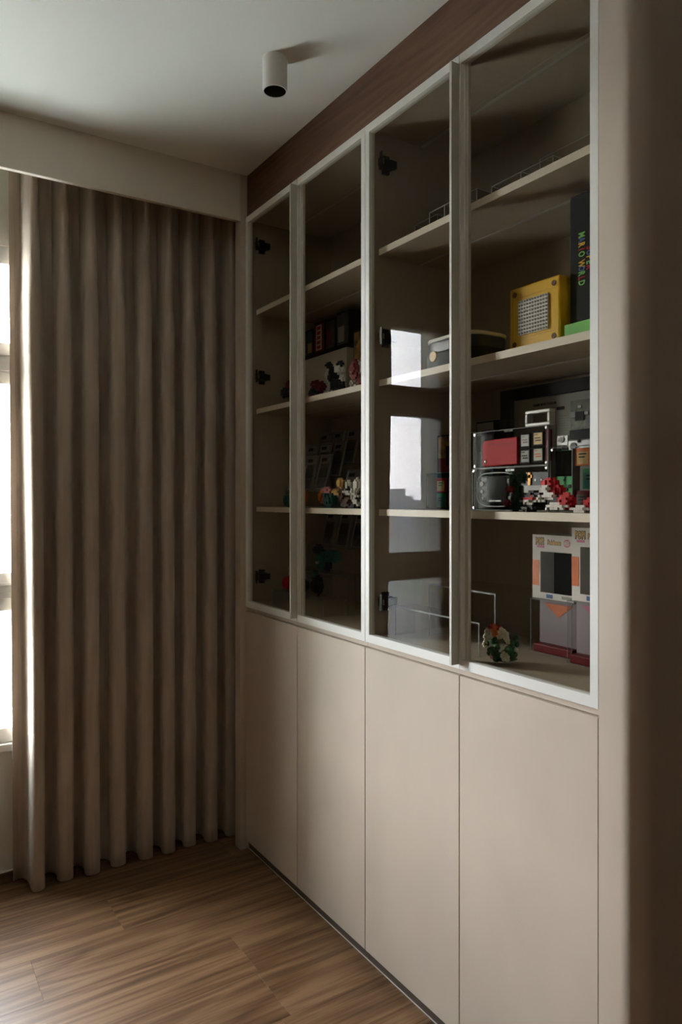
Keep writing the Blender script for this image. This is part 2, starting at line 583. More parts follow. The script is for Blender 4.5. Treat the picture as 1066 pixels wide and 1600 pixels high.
# ------------------------------------------------------------------ ceiling light
lt = thing('ceiling_spotlight', 'white cylindrical spotlight mounted on the ceiling', 'ceiling light', (0.936, 1.795, H))
lx, ly = 0.936, 1.795
MB().lathe([(.0345, H), (.0345, 2.474), (.0335, 2.472), (.0310, 2.472), (.0310, 2.50), (.031, H - .01)], (lx, ly, 0), n=40).build('housing', 'white', lt, smooth=True)
MB().lathe([(.0308, 2.4735), (.0300, 2.4735), (.0225, 2.492), (.0225, 2.4945), (.0308, 2.4945)], (lx, ly, 0), n=36).build('reflector', 'blackgloss', lt, smooth=True)
MB().lathe([(.0222, 2.4935), (.012, 2.4915), (.0001, 2.491)], (lx, ly, 0), n=24).build('lens', 'blackgloss', lt, smooth=True)

# ------------------------------------------------------------------ cabinet surround
sp = MB().box((1.158, 2.5032, 0), (1.565, 2.55, H)).build('side_panel', 'laminate', bevel=.001)
tag(sp, 'narrow full-height laminate panel between the curtain and the cabinet', 'panel')
fa = MB().box((1.186, .9072, 2.406), (1.206, 2.5026, H - .001)).build('fascia_board', 'fascia')
tag(fa, 'dark reddish wood fascia board between cabinet top and ceiling', 'fascia')
# rounded end of the run
pts = [(1.575, .9066), (1.18, .9066), (1.18, .858)]
r = .042
for i in range(1, 13):
    t = math.pi / 2 * i / 12
    pts.append((1.18 + r - r * math.cos(t), .858 - r * math.sin(t)))
pts += [(2.198, .858 - r), (2.198, .95), (1.575, .95)]
ep = MB().prism(pts, H - .001, 'z', 0.0005).build('end_panel', 'laminate', smooth=True)
tag(ep, 'tall rounded laminate end panel closing the right end of the cabinet', 'panel')

# ------------------------------------------------------------------ base cabinets
DB0, DB1 = .036, .906
def base_unit(a, b, label, hb):
    """a > b along y"""
    t = thing('base_cabinet', label, 'cabinet', (1.38, (a + b) / 2, 0), 'base cabinets under the glass cabinets')
    MB().box((1.201, b + .0006, .034), (1.57, a - .0006, .918)).build('body', 'carcass', t)
    mid = (a + b) / 2
    for p, q in ((a, mid), (mid, b)):
        MB().box((XF, q + .0013, DB0), (1.20, p - .0013, DB1)).build('door', 'laminate', t, bevel=.0008, seg=1)
    MB().box((1.190, b + .0006, .908), (1.2009, a - .0006, .9205)).build('grip_rail', 'laminate', t)
    k = MB().box((1.1935, b + .0006, 0.0006), (1.2005, a - .0006, .0338)).build('kick_board', 'kick', t)
    MB().box((1.1918, b + .0006, 0.0004), (1.1935, a - .0006, .0028)).build('sealant_bead', 'sealant', k)
    return t
base_unit(SEAM[0], SEAM[2], 'far beige two-door base cabinet, beside the curtain', 0)
base_unit(SEAM[2], SEAM[4], 'near beige two-door base cabinet, next to the rounded end panel', 1)

# ------------------------------------------------------------------ glass display cabinets
G0, G1 = .923, 2.403
SH = [2.052, 1.675, 1.303]
def hinge(p, yp, z):
    """concealed hinge: cup plate on the door stile, arm running back on the side panel"""
    m = MB()
    m.box((1.201, yp - .034, z - .024), (1.2045, yp - .022, z + .024))
    m.box((1.2045, yp - .0285, z - .008), (1.215, yp - .0262, z + .008))
    m.box((1.204, yp - .026, z - .011), (1.262, yp - .0115, z + .011))           # arm
    m.box((1.224, yp - .011, z - .026), (1.246, yp - .0005, z + .026))           # mounting plate wings
    m.box((1.214, yp - .018, z - .014), (1.252, yp - .0005, z + .014))
    o = m.build('hinge', 'hinge', p, bevel=.0018)
    o.data.materials.append(M['steel'])          # the bright link beside the door stile
    for f in o.data.polygons:
        c = f.center + root_loc(o)
        if 1.2044 < c.x < 1.216 and c.y < yp - .0255:
            f.material_index = 1
    return o

def display(a, b, label, lab_group):
    t = thing('display_cabinet', label, 'cabinet', (1.38, (a + b) / 2, .9215), 'glass-door display cabinets')
    th = .018
    MB().box((1.202, a - .0006 - th, .9215), (1.57, a - .0006, 2.405)).build('side_panel', 'carcass', t)
    MB().box((1.202, b + .0006, .9215), (1.57, b + .0006 + th, 2.405)).build('side_panel', 'carcass', t)
    MB().box((1.552, b + .019, .9215), (1.57, a - .019, 2.405)).build('back_panel', 'carcass', t)
    for nm, z0, z1 in (('top_panel', 2.387, 2.405), ('bottom_panel', .9215, .940)):
        q = MB().box((1.202, b + .019, z0), (1.5515, a - .019, z1)).build(nm, 'carcass', t)
        if nm == 'top_panel':
            MB().box((1.368, b + .019, z0 - .0012), (1.378, a - .019, z0)).box((1.352, b + .019, z0 - .0006), (1.3535, a - .019, z0)).build('light_channel', 'led', q)
    for z in SH:
        q = MB().box((1.217, b + .0195, z - .018), (1.551, a - .0195, z)).build('shelf', 'carcass', t)
        MB().box((1.2155, b + .0195, z - .018), (1.217, a - .0195, z)).build('edge_band', 'shelf', q)  # pale strip: light falling on the front edge is put into its colour
        MB().box((1.366, b + .0195, z - .0192), (1.376, a - .0195, z - .018)).build('light_channel', 'led', q)
    mid = (a + b) / 2
    for k, (p, q) in enumerate(((a, mid), (mid, b))):
        p -= .001
        q += .001
        sw, rw, x0, x1 = .019, .023, XF, 1.1995
        d = MB()
        d.box((x0, q, G1 - rw), (x1, p, G1)).box((x0, q, G0), (x1, p, G0 + rw))
        if k == 0:       # hinged at the far side, pull on the near stile
            d.box((x0, p - sw, G0 + rw), (x1, p, G1 - rw)).box((x0, q, G0 + rw), (x1, q + sw, G1 - rw))
        else:            # the leading stile is a thin lip with a finger rebate behind it
            d.box((x0, q, G0 + rw), (x1, q + sw, G1 - rw))
            d.box((x0, p - .004, G0 + rw), (x1, p, G1 - rw)).box((x0 + .011, p - sw, G0 + rw), (x1, p - .004, G1 - rw))
        door = d.build('glass_door', 'frame', t)
        MB().box((1.1885, q + .012, G0 + .014), (1.1925, p - .012, G1 - .014)).build('glass_pane', 'glass', door)
        if k == 0:
            h = MB().box((1.156, q, G0 + rw - .012), (1.1798, q + .003, G1 - rw + .002))
            h.box((1.156, q + .003, G0 + rw - .012), (1.159, q + .007, G1 - rw + .002))
            h.build('pull_handle', 'handle', door)
            for hz in (2.295, 1.796, 1.038):
                hinge(door, a - .019, hz)
    return t
display(SEAM[0], SEAM[2], 'far glass-door display cabinet, beside the curtain', 0)
display(SEAM[2], SEAM[4], 'near glass-door display cabinet, above the near base cabinet', 1)

# ------------------------------------------------------------------ things on the shelves
Z1, Z2, Z3, Z0 = 2.0522, 1.6752, 1.3032, .9402     # standing heights (a hair above each board)

def plate(b, x, yl, yr, z0, z1, d=.001):
    """thin print or label on a face looking towards -x; yl > yr"""
    b.box((x - d, yr, z0), (x, yl, z1))
    return b

def riser(x0, x1, yl, yr, z0, h, label, group=None, t=.004):
    """clear acrylic bridge stand: top sheet on two side sheets"""
    o = thing('acrylic_riser', label, 'display stand', ((x0 + x1) / 2, (yl + yr) / 2, z0), group)
    MB().box((x0, yr, z0 + h - t), (x1, yl, z0 + h)).build('top_sheet', 'acrylic', o)
    for y0, y1 in ((yr, yr + t), (yl - t, yl)):
        MB().box((x0, y0, z0), (x1, y1, z0 + h - t)).build('side_sheet', 'acrylic', o)
    e = MB()
    e.box((x0 - .0006, yr, z0 + h - t), (x0, yl, z0 + h))
    e.box((x0 - .0006, yr, z0), (x0, yr + t, z0 + h - t)).box((x0 - .0006, yl - t, z0), (x0, yl, z0 + h - t))
    e.build('polished_edge', 'acrylic_edge', o)
    return o

def tray(x0, x1, yl, yr, z0, h, n, label, group, t=.003):
    """open clear tray with low walls and dividers"""
    o = thing('acrylic_tray', label, 'display tray', ((x0 + x1) / 2, (yl + yr) / 2, z0), group)
    MB().box((x0, yr, z0), (x1, yl, z0 + t)).build('base_sheet', 'acrylic', o)
    for xa in (x0, x1 - t):
        MB().box((xa, yr, z0 + t), (xa + t, yl, z0 + h)).build('wall_sheet', 'acrylic', o)
        MB().box((xa, yr, z0 + h), (xa + t, yl, z0 + h + .0008)).build('polished_edge', 'tray_edge', o)
    for i in range(n + 1):
        yy = yr + (yl - yr - t) * i / n
        MB().box((x0 + t, yy, z0 + t), (x1 - t, yy + t, z0 + h)).build('divider', 'acrylic', o)
        MB().box((x0 + t, yy, z0 + h), (x1 - t, yy + t, z0 + h + .0008)).box((x0 - .0004, yy, z0 + t), (x0, yy + t, z0 + h)).build('polished_edge', 'tray_edge', o)
    return o

# --- top shelf, near cabinet: clear trays
g = 'clear acrylic trays on the top shelf'
tray(1.37, 1.47, 1.225, 1.02, Z1, .115, 1, 'tallest clear acrylic tray on the top shelf, toward the end panel', g)
tray(1.31, 1.36, 1.33, 1.13, Z1, .072, 2, 'low clear acrylic tray in front of the tallest one on the top shelf', g)
tray(1.29, 1.37, 1.55, 1.36, Z1, .075, 3, 'clear acrylic tray with four dividers on the top shelf, behind the door pull', g)
tray(1.33, 1.42, 1.665, 1.56, Z1, .085, 1, 'farthest clear acrylic tray on the top shelf, by the hinge side panel', g)

# --- second shelf, near cabinet
bx = thing('toy_brick_cube', 'large yellow toy-brick cube with a white studded plate on its front', 'toy', (1.325, 1.135, Z2))
cx0, cx1, cyr, cyl, cz0, cz1 = 1.25, 1.40, 1.061, 1.209, Z2, Z2 + .148
MB().box((cx0, cyr, cz0), (cx1, cyl, cz1)).build('cube_body', 'yellow', bx, bevel=.004)
rim = MB()
for z in (cz0 + .028, cz0 + .122):
    rim.box((cx0 - .0008, cyr + .006, z), (cx0 + .001, cyl - .006, z + .0008))
rim.box((cx0 - .0008, cyl - .011, cz0 + .004), (cx0 + .001, cyl - .0102, cz1 - .004))
rim.build('tile_edge', 'gold', bx)
for yy in (cyr + .016, cyl - .016):
    for zz in (cz1 - .016, cz0 + .016):
        MB().lathe([(.0062, -.0012), (.0062, 0.001)], (cx0, yy, zz), 'x', 16).build('round_tile', 'brown', bx)
sp_ = MB().box((cx0 - .004, cyr + .030, cz0 + .034), (cx0 + .001, cyl - .030, cz0 + .114)).build('stud_plate', 'white', bx, bevel=.001)
st = MB()
for i in range(11):
    for j in range(10):
        st.lathe([(.0025, -.0018), (.0025, 0)], (cx0 - .004, cyr + .030 + .088 * (i + .5) / 11, cz0 + .034 + .08 * (j + .5) / 10), 'x', 8)
st.build('stud', 'grey', sp_, kind='stuff')

# tall black box with the coloured title
tb = thing('game_box', 'tall black box with a colourful vertical title, beside the yellow cube', 'box', (1.40, 1.005, Z2))
MB().box((1.27, .932, Z2), (1.47, 1.051, 1.988)).build('carton', 'darkbox', tb, bevel=.003)
MB().box((1.2705, .935, 1.9878), (1.46, 1.048, 1.9890)).build('lid_flap', 'slate', tb)
colsA = ['lime', 'blue', 'yellow', 'red', 'lime', None, 'yellow', 'blue', 'lime', 'red', 'lime']
for i, (ch, cc) in enumerate(zip('MARIO WORLD', colsA)):
    if cc:
        text('letter', ch, .0225, cc, tb, (1.2694, 1.0195, 1.8985 - i * .0103), (0, 0, -1), (0, -1, 0), align='CENTER', bold=.0006, sx=.66)
for i, (ch, cc) in enumerate(zip('SUPER', ['red', 'blue', 'yellow', 'lime', 'red'])):
    text('letter', ch, .0225, cc, tb, (1.2694, .9990, 1.866 - i * .0103), (0, 0, -1), (0, -1, 0), align='CENTER', bold=.0006, sx=.66)
gb = MB().box((1.240, .945, Z2), (1.266, 1.040, Z2 + .030)).build('green_box', 'lime', bevel=.001)
tag(gb, 'small flat green box in front of the tall black box', 'box')

# dark plinth with white rim and yellow badge
pd = thing('display_plinth', 'dark slate display base with white rim and round yellow badge', 'display base', (1.31, 1.45, Z2))
def rounded(x0, x1, y0, y1, r, k=6):
    p = []
    for cx_, cy_, a0 in ((x1 - r, y1 - r, 0), (x0 + r, y1 - r, 90), (x0 + r, y0 + r, 180), (x1 - r, y0 + r, 270)):
        for i in range(k + 1):
            a = R(a0 + 90 * i / k)
            p.append((cx_ + r * math.cos(a), cy_ + r * math.sin(a)))
    return p
MB().prism(rounded(1.245, 1.40, 1.335, 1.535, .045), .045, 'z', Z2).build('lower_tier', 'black', pd, bevel=.003)
MB().prism(rounded(1.250, 1.395, 1.340, 1.530, .045), .030, 'z', Z2 + .045).build('upper_tier', 'slate', pd, bevel=.003)
MB().prism(rounded(1.247, 1.398, 1.337, 1.533, .046), .010, 'z', Z2 + .075).build('rim', 'white', pd, bevel=.003)
MB().lathe([(.001, -.004), (.0130, -.004), (.0145, -.002), (.0145, .004)], (1.2455, 1.478, Z2 + .036), 'x', 22).build('badge', 'gold', pd)

# --- third shelf, near cabinet
# framed console display
fr = thing('shadow_frame', 'black shadow frame with taken-apart console parts against the cabinet back', 'picture frame', (1.53, 1.30, Z3))
fy0, fy1, fz0, fz1 = 1.085, 1.502, Z3, 1.643
b_ = MB()
b_.box((1.515, fy0, fz0), (1.549, fy1, fz0 + .032)).box((1.515, fy0, fz1 - .032), (1.549, fy1, fz1))
b_.box((1.515, fy0, fz0 + .032), (1.549, fy0 + .040, fz1 - .032)).box((1.515, fy1 - .040, fz0 + .032), (1.549, fy1, fz1 - .032))
b_.build('frame_moulding', 'black', fr)
MB().box((1.530, fy0 + .04, fz0 + .032), (1.545, fy1 - .04, fz1 - .032)).build('mount_board', 'mat_board', fr)
text('title_print', 'GAME BOY COLOR', .0095, 'black', fr, (1.5294, 1.392, 1.5905), bold=.0003)
for i in range(7):
    plate(MB(), 1.530, 1.300, 1.300 - .028 - .006 * (i % 3), 1.552 - i * .0065, 1.5535 - i * .0065, .0006).build('caption_line', 'grey', fr)
plate(MB(), 1.530, 1.306, 1.283, 1.570, 1.578, .004).build('switch_part', 'black', fr)
for (ya, yb, za, zb, d, mm) in ((1.222, 1.13, 1.512, 1.588, .004, 'pcb'), (1.222, 1.13, 1.488, 1.511, .008, 'black'), (1.205, 1.178, 1.535, 1.558, .007, 'black'),
                                (1.170, 1.14, 1.52, 1.54, .007, 'slate'), (1.222, 1.205, 1.545, 1.56, .006, 'grey'), (1.196, 1.186, 1.568, 1.574, .008, 'paper'),
                                (1.175, 1.165, 1.548, 1.556, .008, 'paper'), (1.23, 1.13, 1.435, 1.484, .003, 'silver'), (1.27, 1.232, 1.475, 1.50, .0035, 'silver')):
    plate(MB(), 1.530, ya + .038, yb + .038, za, zb, d).build('console_part', mm, fr)
for (yy, zz, rr, mm) in ((1.262, 1.458, .009, 'black'), (1.240, 1.463, .010, 'black'), (1.212, 1.47, .010, 'slate'), (1.195, 1.482, .004, 'black'), (1.180, 1.442, .012, 'silver'), (1.250, 1.49, .008, 'white')):
    MB().lathe([(rr, -.006), (rr, 0)], (1.530, yy + .038, zz), 'x', 14).build('button_part', mm, fr)
MB().box((1.520, fy0 + .038, fz0 + .030), (1.522, fy1 - .038, fz1 - .030)).build('front_glass', 'acrylic', fr)

def case(x0, x1, yl, yr, z0, z1, label, group=None, t=.005, name='acrylic_case'):
    """clear block case: two thick sheets with bright edges, corner screws"""
    o = thing(name, label, 'display case', ((x0 + x1) / 2, (yl + yr) / 2, z0), group)
    MB().box((x0, yr, z0), (x0 + t, yl, z1)).build('front_sheet', 'acrylic', o, bevel=.001, seg=1)
    MB().box((x1 - t, yr, z0), (x1, yl, z1)).build('back_sheet', 'acrylic', o)
    e = MB()
    xa, xb = x0 + .0005, x1 - .0005
    e.box((xa + t, yr, z0), (xb - t, yr + .002, z1)).box((xa + t, yl - .002, z0), (xb - t, yl, z1))
    e.box((xa + t, yr + .002, z0), (xb - t, yl - .002, z0 + .002)).box((xa + t, yr + .002, z1 - .002), (xb - t, yl - .002, z1))
    e.build('edge_band', 'acrylic', o)
    ln = MB()
    for y_ in (yr, yl - .0012):
        ln.box((x0 - .0006, y_, z0), (x0, y_ + .0012, z1))
    for z_ in (z0, z1 - .0012):
        ln.box((x0 - .0006, yr, z_), (x0, yl, z_ + .0012))
    ln.box((x0, yr - .0006, z0), (x0 + t, yr, z1)).box((x1 - t, yr - .0006, z0), (x1, yr, z1))
    ln.build('polished_edge', 'acrylic_edge', o)
    for y_ in (yr + .006, yl - .006):
        for z_ in (z0 + .006, z1 - .006):
            MB().lathe([(.0032, -.0012), (.0032, 0)], (x0, y_, z_), 'x', 10).build('screw', 'steel', o)
    return o

def cartridge(o, x, yl, yr, z0, z1, body, label_m, lines=2, notch=True):
    c = MB().box((x - .004, yr, z0), (x + .003, yl, z1)).build('cartridge', body, o, bevel=.0015)
    w_, h_ = yl - yr, z1 - z0
    plate(MB(), x - .004, yl - w_ * .14, yr + w_ * .14, z0 + h_ * .10, z1 - h_ * .22, .0006).build('cartridge_label', label_m, c)
    bar = MB()
    for i in range(lines):
        zc = z1 - h_ * (.34 + .17 * i)
        plate(bar, x - .0046, yl - w_ * .26, yr + w_ * (.26 + .1 * (i % 2)), zc - h_ * .035, zc + h_ * .035, .0004)
    bar.build('label_print', 'black', c)
    return c

# red handheld case
rc = case(1.34, 1.37, 1.427, 1.172, 1.4135, 1.509, 'clear acrylic case holding a red handheld and four small cartridges')
MB().prism([(1.402, 1.424), (1.402, 1.476), (1.396, 1.486), (1.281, 1.489), (1.278, 1.486), (1.278, 1.420), (1.396, 1.417)], .010, 'x', 1.3475).build('handheld', 'red', rc, bevel=.003)
plate(MB(), 1.3474, 1.395, 1.285, 1.4735, 1.4745, .0006).build('hinge_line', 'darkred', rc)
for rr, mm, d in ((.0062, 'darkred', .001), (.0042, 'red', .0016), (.002, 'silver', .0022)):
    MB().lathe([(rr, -d), (rr, 0)], (1.3475, 1.390, 1.431), 'x', 18).build('round_emblem', mm, rc)
for n_, (ya, yb, za, zb, lm) in enumerate(((1.267, 1.236, 1.459, 1.494, 'paper'), (1.226, 1.194, 1.461, 1.496, 'gold'), (1.267, 1.236, 1.420, 1.455, 'grey'), (1.226, 1.194, 1.422, 1.457, 'cream'))):
    c = MB().box((1.3475, yb, za), (1.353, ya, zb)).build('cartridge', 'black', rc, bevel=.0012)
    plate(MB(), 1.3475, ya - .003, yb + .003, za + .004, zb - .003, .0005).build('cartridge_label', lm, c)
    pr_ = MB()
    plate(pr_, 1.347, ya - .006, yb + .008, za + .018, za + .021, .0004)
    plate(pr_, 1.347, ya - .008, yb + .006, za + .012, za + .0155, .0004)
    plate(pr_, 1.347, ya - .005, yb + .016, zb - .008, zb - .006, .0004)
    pr_.build('label_print', ('grey', 'brown', 'black', 'orange')[n_], c)
MB().box((1.345, 1.3185, 1.5035), (1.347, 1.292, 1.5075)).build('maker_plate', 'grey', rc)
text('maker_print', 'Nintendo', .0042, 'black', rc, (1.3446, 1.3165, 1.5056))
MB().box((1.349, 1.182, 1.425), (1.366, 1.186, 1.50)).build('side_strip', 'darkred', rc)

# clear handheld case below
cc_ = case(1.34, 1.37, 1.432, 1.172, Z3, 1.4125, 'clear acrylic case holding a see-through handheld with black screen')
def ellipse_sq(cy, cz, a, b, k=28, e=0.55):
    out = []
    for i in range(k):
        t = 2 * math.pi * i / k
        c, s = math.cos(t), math.sin(t)
        out.append((cy + a * math.copysign(abs(c) ** e, c), cz + b * math.copysign(abs(s) ** e, s)))
    return out
MB().prism(ellipse_sq(1.352, 1.357, .071, .045), .012, 'x', 1.3475).build('handheld_shell', 'acrylic', cc_, bevel=.003)
rg = MB()
o1, o2 = ellipse_sq(1.352, 1.357, .071, .045), ellipse_sq(1.352, 1.357, .0685, .0425)
va = [rg.bm.verts.new((1.3470, *p)) for p in o1]
vb = [rg.bm.verts.new((1.3470, *p)) for p in o2]
for i in range(len(va)):
    rg.bm.faces.new((va[i], va[(i + 1) % len(va)], vb[(i + 1) % len(va)], vb[i]))
rg.build('shell_edge', 'acrylic_edge', cc_)
MB().box((1.3505, 1.298, 1.326), (1.358, 1.408, 1.392)).build('inner_board', 'slate', cc_, bevel=.004)
MB().prism(ellipse_sq(1.348, 1.357, .036, .034, e=.3), .0015, 'x', 1.3458).build('screen', 'blackgloss', cc_)
text('screen_print', 'GAME BOY ADVANCE', .0043, 'silver', cc_, (1.3452, 1.374, 1.3275), bold=.0001)
for (yy, zz, rr) in ((1.402, 1.372, .007), (1.402, 1.352, .005), (1.300, 1.368, .006), (1.296, 1.352, .005), (1.398, 1.335, .004), (1.303, 1.336, .004)):
    MB().lathe([(rr, -.002), (rr, 0)], (1.3475, yy, zz), 'x', 12).build('button', 'grey', cc_)
MB().box((1.3462, 1.316, 1.4030), (1.3475, 1.288, 1.4085)).build('maker_plate', 'silver', cc_)
text('maker_print', 'Nintendo', .0046, 'black', cc_, (1.3458, 1.3145, 1.4058))
MB().box((1.350, 1.192, 1.325), (1.354, 1.258, 1.366)).build('screen_panel', 'paper', cc_)
MB().box((1.352, 1.182, 1.366), (1.357, 1.268, 1.398)).build('screen_driver', 'slate', cc_)
MB().box((1.349, 1.236, 1.366), (1.3515, 1.244, 1.398)).box((1.349, 1.232, 1.384), (1.3515, 1.252, 1.392)).build('flex_ribbon', 'copper', cc_)
for yy in (1.222, 1.203):
    MB().lathe([(.003, -.001), (.003, 0)], (1.352, yy, 1.379), 'x', 10).build('solder_pad', 'silver', cc_)

# small clear frame standing on the red handheld's case
sf = thing('acrylic_block_frame', 'small square clear frame standing on the red handheld case', 'display frame', (1.355, 1.22, 1.5095))
b_ = MB()
b_.box((1.345, 1.172, 1.510), (1.366, 1.250, 1.518)).box((1.345, 1.172, 1.541), (1.366, 1.250, 1.549))
b_.box((1.345, 1.172, 1.518), (1.366, 1.180, 1.541)).box((1.345, 1.242, 1.518), (1.366, 1.250, 1.541))
b_.build('frame', 'silver', sf, bevel=.002)
MB().box((1.352, 1.180, 1.518), (1.354, 1.242, 1.541)).build('front_sheet', 'acrylic', sf)
MB().box((1.345, 1.254, 1.510), (1.362, 1.262, 1.540)).build('side_post', 'acrylic', sf)

# green handheld case
gc = case(1.355, 1.385, 1.179, 1.045, Z3, 1.455, 'clear acrylic case holding a bright green handheld and coloured cartridges')
MB().box((1.364, 1.119, 1.309), (1.378, 1.172, 1.448)).build('handheld', 'green', gc, bevel=.004)
MB().box((1.3622, 1.122, 1.386), (1.3641, 1.169, 1.446)).build('screen', 'blackgloss', gc, bevel=.0005)
MB().box((1.3612, 1.153, 1.347), (1.364, 1.158, 1.365)).box((1.3612, 1.147, 1.3535), (1.364, 1.164, 1.3585)).build('direction_pad', 'black', gc)
for yy, zz in ((1.128, 1.362), (1.138, 1.355)):
    MB().lathe([(.0045, -.0022), (.0045, 0)], (1.364, yy, zz), 'x', 14).build('button', 'black', gc)
MB().lathe([(.0030, -.001), (.0030, 0)], (1.364, 1.145, 1.377), 'x', 8).build('round_emblem', 'dgreen', gc)
sl = MB()
for i in range(4):
    sl.box((1.3634, 1.122 + i * .004, 1.318), (1.364, 1.1235 + i * .004, 1.330))
sl.build('speaker_slot', 'dgreen', gc, kind='stuff')
cartridge(gc, 1.366, 1.112, 1.068, 1.409, 1.450, 'orange', 'gold')
cartridge(gc, 1.366, 1.091, 1.049, 1.355, 1.402, 'cgreen', 'teal')
cartridge(gc, 1.366, 1.114, 1.070, 1.309, 1.352, 'darkred', 'brown')
MB().box((1.3565, 1.1145, 1.309), (1.383, 1.1165, 1.449)).build('divider', 'acrylic_edge', gc)

# cartridge case and box art behind the door pull
kc = case(1.36, 1.39, 1.648, 1.470, Z3, 1.408, 'clear acrylic case with red and green cartridges, behind the door pull')
for yl_, z_, bm_, lm_ in ((1.612, 1.352, 'red', 'gold'), (1.612, 1.308, 'cgreen', 'teal'), (1.56, 1.352, 'navy', 'cream'), (1.56, 1.308, 'red', 'cream')):
    cartridge(kc, 1.371, yl_, yl_ - .042, z_, z_ + .041, bm_, lm_)
yb = thing('game_box', 'upright yellow and black game box with dark red lower half', 'box', (1.45, 1.60, Z3))
MB().box((1.43, 1.545, Z3), (1.455, 1.690 - .008, 1.525)).build('carton', 'darkbox', yb, bevel=.002)
plate(MB(), 1.43, 1.676, 1.551, 1.455, 1.520).build('print_panel', 'art_warm', yb)
plate(MB(), 1.43, 1.640, 1.551, 1.430, 1.490, .0018).build('print_panel', 'black', yb)
plate(MB(), 1.43, 1.676, 1.551, 1.412, 1.4540, .0008).build('print_panel', 'darkred', yb)
db = thing('game_box', 'dark game box with pale purple print, behind the see-through handheld case', 'box', (1.47, 1.55, Z3))
MB().box((1.46, 1.452, Z3), (1.49, 1.5430, 1.555)).build('carton', 'darkbox', db, bevel=.002)
plate(MB(), 1.46, 1.538, 1.474, 1.515, 1.550).build('print_panel', 'grey', db)
plate(MB(), 1.46, 1.520, 1.470, 1.470, 1.530, .0014).build('print_panel', 'purple', db)
plate(MB(), 1.46, 1.538, 1.474, 1.350, 1.468).build('print_panel', 'art_blue', db)

# small sculptures stacked from tiny toy bricks
def bricks(name, label, spots, seed, unit=.0055, cat='toy', group=None):
    """spots: list of (part name, material, list of (centre, (rx, ry, rz)) lumps) filled with little studded bricks"""
    rng = random.Random(seed)
    allc = [c for _, _, L in spots for c, _ in L]
    base = min(c[2] - q[2] for _, _, L in spots for c, q in L)
    base = min((z for z in (Z1, Z2, Z3, Z0) if abs(z - base) < .012), default=base)
    o = thing(name, label, cat, (sum(c[0] for c in allc) / len(allc), sum(c[1] for c in allc) / len(allc), base), group)
    used = set()
    for pn, mm, L in spots:
        m = MB()
        for c, q in L:
            nx, ny, nz = [max(1, int(round(k / unit))) for k in q]
            for i in range(-nx, nx + 1):
                for j in range(-ny, ny + 1):
                    for k in range(-nz, nz + 1):
                        d = (i / (nx + .3)) ** 2 + (j / (ny + .3)) ** 2 + (k / (nz + .3)) ** 2
                        if d > 1 or (d < .25 and min(nx, ny, nz) > 1):
                            continue
                        p = (round((c[0]) / unit) + i, round(c[1] / unit) + j, round((c[2] - base) / unit) + k)
                        if p in used or p[2] < 0 or rng.random() < .10:
                            continue
                        used.add(p)
                        x, y, z = p[0] * unit, p[1] * unit, base + p[2] * unit
                        h = unit * .47
                        m.box((x - h, y - h, z), (x + h, y + h, z + unit * .96))
        m.build(pn, mm, o, kind='stuff')
    return o
gM = 'small toy-brick sculptures on the shelves'
bricks('toy_brick_sculpture', 'small dark green toy-brick plant sculpture beside the black screen', [
    ('foliage', 'dgreen', [((1.272, 1.222, 1.372), (.008, .012, .014)), ((1.272, 1.190, 1.378), (.008, .012, .010)), ((1.272, 1.204, 1.345), (.008, .010, .022)), ((1.272, 1.212, Z3 + .012), (.012, .018, .012))]),
    ('flower', 'darkred', [((1.262, 1.214, 1.350), (.006, .012, .006)), ((1.262, 1.226, Z3 + .014), (.006, .010, .008))])], 1, cat='toy', group=gM)
bricks('toy_brick_sculpture', 'small toy-brick sculpture in slate, white and red before the copper ribbon', [
    ('dark_bricks', 'slate', [((1.265, 1.150, 1.336), (.010, .026, .012)), ((1.265, 1.158, Z3 + .008), (.014, .024, .008))]),
    ('white_bricks', 'white', [((1.252, 1.155, 1.323), (.006, .022, .005)), ((1.250, 1.118, 1.332), (.005, .008, .008))]),
    ('red_bricks', 'red', [((1.252, 1.150, 1.333), (.005, .014, .005))])], 2, group=gM)
bricks('toy_brick_sculpture', 'low toy-brick sculpture in red and white before the green handheld', [
    ('red_bricks', 'red', [((1.268, 1.108, 1.362), (.010, .020, .012)), ((1.268, 1.088, 1.345), (.010, .024, .014)), ((1.262, 1.052, 1.325), (.012, .022, .018)), ((1.272, .990, 1.318), (.010, .020, .012))]),
    ('white_bricks', 'white', [((1.254, 1.092, 1.335), (.005, .014, .006)), ((1.250, 1.066, 1.312), (.005, .026, .006)), ((1.252, 1.108, 1.350), (.004, .012, .004)), ((1.254, 1.012, 1.309), (.005, .020, .004))]),
    ('dark_bricks', 'slate', [((1.262, 1.082, 1.330), (.008, .022, .008))])], 3, group=gM)

